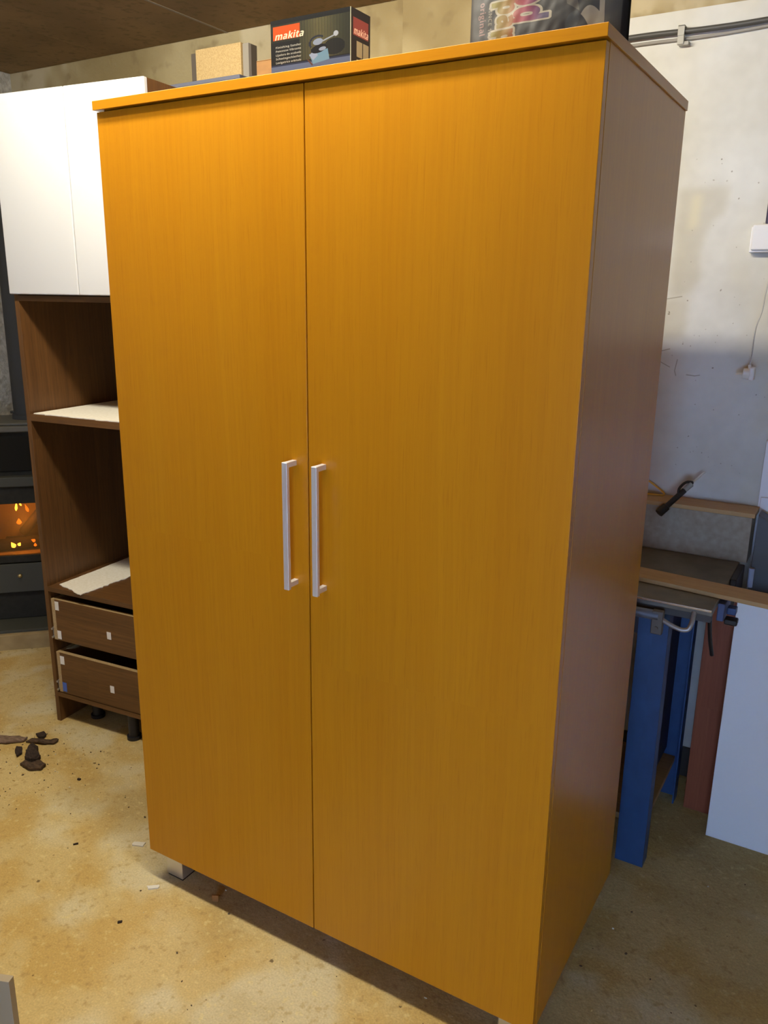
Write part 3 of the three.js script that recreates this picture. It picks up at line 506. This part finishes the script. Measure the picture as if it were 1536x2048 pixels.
// ------------------------------------------------------------------ things on the back wall
const ZP = ZW + 0.008;
{
  const cableM = std({ color: new THREE.Color(0.07, 0.068, 0.06), roughness: 0.5 });
  const pts = []; for (let i = 0; i <= 24; i++) { const x = 0.45 + i * 0.1; pts.push([x, 2.281 + 0.004 * Math.sin(x * 9.2 + 1.6) - (x < 0.85 ? (0.85 - x) * 0.03 : 0), ZP + 0.014]); }
  solo('wall_cable', tube(pts, 0.0075, 120, 10), cableM, 'dark grey cable running along the top of the white back wall', 'cable');
  const pts2 = pts.map(([x, y], i) => [x, y - 0.0145 + 0.004 * Math.sin(x * 6), ZP + 0.0048]);
  solo('wall_cable', tube(pts2, 0.0046, 120, 8), std({ color: new THREE.Color(0.3, 0.28, 0.24), roughness: 0.6 }), 'pale grey cable running just below the dark cable on the wall', 'cable');
  const c = thing('cable_clip', 'grey plastic clip holding the dark cable on the white wall', 'clip', [0.913, 2.279, ZP]);
  part('strap', merge(span(-0.009, 0.009, -0.012, 0.014, 0.0222, 0.026, 0.001), span(-0.009, 0.009, 0.0105, 0.0145, 0, 0.026, 0.001), span(-0.009, 0.009, -0.034, -0.010, 0.013, 0.024, 0.002)), std({ color: new THREE.Color(0.45, 0.44, 0.38), roughness: 0.6 }), c);
  part('base', span(-0.006, 0.022, -0.036, -0.026, 0, 0.02, 0.002), std({ color: new THREE.Color(0.40, 0.39, 0.34), roughness: 0.6 }), c);

  const b = thing('junction_box', 'white electrical junction box mounted on the wall at right', 'box', [1.24, 1.724, ZP]);
  const plastic = std({ color: new THREE.Color(0.74, 0.74, 0.73), roughness: 0.4 });
  part('cover', span(-0.078, 0.078, -0.031, 0.037, 0.004, 0.034, 0.004), plastic, b);
  part('base', span(-0.083, 0.083, -0.037, 0.033, 0, 0.026, 0.003), plastic, b);
  solo('wall_conduit', tube([[1.198, 1.764, ZP + 0.014], [1.198, 1.9, ZP + 0.014], [1.197, 2.1, ZP + 0.014], [1.196, 2.258, ZP + 0.0145]], 0.008, 20, 10), std({ color: new THREE.Color(0.03, 0.025, 0.06), roughness: 0.5 }), 'dark conduit rising from the junction box to the cable', 'conduit');
  // plug hanging on its thin cord
  const p = thing('plug', 'white mains plug hanging on a thin cord in front of the wall', 'plug', [1.193, 1.352, ZP + 0.05]);
  const white = std({ color: new THREE.Color(0.80, 0.79, 0.74), roughness: 0.4 });
  part('plug_body', merge(rod([-0.006, 0, 0], [0.012, 0, 0], 0.0155, 0.0165), span(0.010, 0.024, -0.017, 0.02, -0.016, 0.016, 0.004), rod([0.010, 0.01, 0], [0.008, 0.026, 0], 0.006, 0.004)), white, p);
  for (const z of [-0.0095, 0.0095]) part('pin', rod([-0.026, -0.002, z], [-0.006, 0, z], 0.0024), std({ color: new THREE.Color(0.7, 0.66, 0.55), roughness: 0.3, metalness: 0.7 }), p);
  part('plug_cord', tube([[0.008, 0.02, 0], [0.010, 0.06, -0.001], [0.010, 0.10, -0.002], [0.012, 0.135, -0.004], [0.021, 0.175, -0.008], [0.024, 0.23, -0.014], [0.030, 0.29, -0.028], [0.038, 0.325, -0.032], [0.044, 0.338, -0.035]], 0.0017, 60, 8), std({ color: new THREE.Color(0.5, 0.49, 0.45), roughness: 0.5 }), p);
}

// ------------------------------------------------------------------ debris on the floor
function flake(pts, th, seed, curl = 0.004) {   // irregular thin piece lying on the floor, outline in metres
  const out = []; const n = pts.length;
  for (let i = 0; i < n; i++) { const a = pts[i], b = pts[(i + 1) % n]; for (let k = 0; k < 5; k++) { const q = k / 5; out.push(new THREE.Vector2(a[0] + (b[0] - a[0]) * q + 0.0028 * N(i * 3.1 + k, seed), a[1] + (b[1] - a[1]) * q + 0.0028 * N(seed, i * 2.7 + k))); } }
  let g = new THREE.ExtrudeGeometry(new THREE.Shape(out), { depth: th, bevelEnabled: true, bevelSize: 0.0012, bevelThickness: 0.0012, bevelSegments: 1, curveSegments: 3 });
  g.rotateX(-Math.PI / 2);
  const p = g.attributes.position;
  for (let i = 0; i < p.count; i++) p.setY(i, Math.max(0, p.getY(i) + 0.0012 + curl * (0.5 + N(p.getX(i) * 40, p.getZ(i) * 40, seed))));
  g.computeVertexNormals(); return g;
}
const barkMap = (a, b, s) => tex(64, 64, (u, v) => mix3(a, b, clamp(0.5 + 1.6 * fbm(u * 6, v * 14, s, 3))), 0.08, 0.08);
const bark = std({ map: barkMap([96, 74, 52], [52, 38, 24], 2.3), roughness: 0.95 }), barkD = std({ map: barkMap([66, 50, 36], [34, 24, 16], 4.1), roughness: 0.95 }), barkG = std({ map: barkMap([140, 116, 96], [98, 78, 60], 6.7), roughness: 0.95 });
solo('bark_flake', flake([[-0.055, -0.012], [-0.03, 0.012], [0.02, 0.014], [0.052, 0.022], [0.05, 0.0], [0.01, -0.012]], 0.004, 1.7, 0.009), bark, 'long curled brown bark flake on the floor near the cabinet foot', 'bark', [-0.845, 0, -0.285], [0, 0.35, 0]);
solo('bark_flake', flake([[-0.018, -0.006], [-0.004, 0.014], [0.016, 0.006], [0.02, -0.012], [0.0, -0.016]], 0.006, 3.2, 0.004), barkD, 'small dark bark lump on the floor closest to the cabinet foot', 'bark', [-0.885, 0, -0.315], [0, 0.2, 0]);
solo('bark_flake', flake([[-0.08, -0.02], [-0.05, 0.018], [0.02, 0.016], [0.06, 0.006], [0.055, -0.01], [0.0, -0.026]], 0.006, 5.2, 0.006), barkG, 'pale grey bark slab on the floor at the left edge', 'bark', [-0.955, 0, -0.235], [0, 0.55, 0]);
solo('bark_flake', flake([[-0.05, 0.008], [-0.03, 0.024], [0.01, 0.016], [0.04, 0.022], [0.05, -0.006], [0.03, -0.024], [-0.02, -0.012]], 0.014, 7.2, 0.014), barkD, 'thick dark crumbly bark piece in the middle of the bark litter', 'bark', [-0.795, 0, -0.208], [0, -0.5, 0]);
solo('bark_flake', flake([[-0.042, -0.014], [-0.036, 0.012], [0.0, 0.026], [0.04, 0.018], [0.044, -0.006], [0.008, -0.024]], 0.008, 9.2, 0.008), bark, 'oval brown bark piece nearest the camera among the bark litter', 'bark', [-0.742, 0, -0.172], [0, 0.1, 0]);
solo('bark_flake', flake([[-0.03, -0.01], [-0.02, 0.008], [0.02, 0.01], [0.035, -0.004], [0.0, -0.012]], 0.005, 11.2, 0.006), barkD, 'narrow dark bark strip left of the thick crumbly piece', 'bark', [-0.86, 0, -0.205], [0, -0.7, 0]);
const chip = (w, h, d, s) => { const g = new THREE.BoxGeometry(w, h, d, 3, 1, 2), p = g.attributes.position; for (let i = 0; i < p.count; i++) { const k = 1 + 0.3 * N(p.getX(i) * 300, p.getZ(i) * 300, s); p.setXYZ(i, p.getX(i) * k, (p.getY(i) + h / 2), p.getZ(i) * k); } g.computeVertexNormals(); return g; };
solo('wood_chip', chip(0.011, 0.004, 0.006, 1.1), barkD, 'tiny dark rectangular chip on the bare floor left of the wardrobe leg', 'chip', [0.056, 0, 0.164], [0, 0.8, 0]);
solo('wood_chip', chip(0.016, 0.02, 0.003, 2.1), std({ color: new THREE.Color(0.30, 0.13, 0.03), roughness: 0.8 }), 'small orange chip standing at the shadow edge under the wardrobe', 'chip', [0.212, 0, -0.02], [0, 0.5, 0]);
solo('wood_chip', chip(0.014, 0.004, 0.004, 3.1), barkD, 'thin dark sliver on the floor between bark litter and wardrobe', 'chip', [-0.29, 0, 0.02], [0, 0.9, 0]);
solo('wood_chip', chip(0.010, 0.005, 0.007, 4.1), barkD, 'dark round crumb on the floor right of the bark litter', 'chip', [-0.548, 0, -0.203], [0, 0.2, 0]);
solo('plaster_crumb', chip(0.034, 0.004, 0.016, 5.1), std({ color: new THREE.Color(0.72, 0.68, 0.56), roughness: 0.95 }), 'small white plaster crumb on the floor beside the wardrobe corner', 'crumb', [-0.135, 0, -0.075], [0, 0.4, 0]);
solo('plaster_crumb', chip(0.03, 0.004, 0.012, 6.1), std({ color: new THREE.Color(0.72, 0.68, 0.56), roughness: 0.95 }), 'white plaster smear in front of the metal wardrobe leg', 'crumb', [0.035, 0, 0.03], [0, 0.7, 0]);
{
  // sawdust grains and crumbs nobody could count
  const n = 1500, g = new THREE.IcosahedronGeometry(1, 0), im = shadows(new THREE.InstancedMesh(g, std({ color: 0xffffff, roughness: 0.95 }), n)), m = new THREE.Matrix4(), q = new THREE.Quaternion(), e = new THREE.Euler();
  for (let i = 0; i < n; i++) {
    const near = rnd() < 0.35, x = near ? -0.75 + rr(-0.35, 0.35) * rr(0.3, 1) : rr(-1.75, 1.5), z = near ? -0.18 + rr(-0.22, 0.22) : rr(-0.9, 0.75), s = Math.pow(rnd(), 4) * 0.0028 + 0.0006;
    e.set(rr(0, 3), rr(0, 6), 0); q.setFromEuler(e);
    m.compose(new THREE.Vector3(x, s * 0.4, z), q, new THREE.Vector3(s * rr(0.7, 1.8), s * 0.6, s)); im.setMatrixAt(i, m);
    const d = rnd(), c = d < 0.5 ? [0.09, 0.06, 0.03] : d < 0.8 ? [0.55, 0.38, 0.13] : [0.7, 0.64, 0.46]; im.setColorAt(i, new THREE.Color().setRGB(...c));
  }
  im.name = 'sawdust_crumbs'; im.userData = { kind: 'stuff', label: 'scattered sawdust grains and dark crumbs over the whole floor', category: 'sawdust' }; scene.add(im);
}
// grey board standing at the lower left, mostly outside the frame
solo('grey_board', box(0.5, 0.3, 0.016, 0.001, 'x'), std({ color: new THREE.Color(0.36, 0.29, 0.18), roughness: 0.8 }), 'upright grey board whose corner shows at the lower left', 'board', [0.271 - 0.25 * Math.cos(0.38), 0.15, 0.592 + 0.25 * Math.sin(0.38)], [0, 0.38, 0]);

renderer.render(scene, camera);
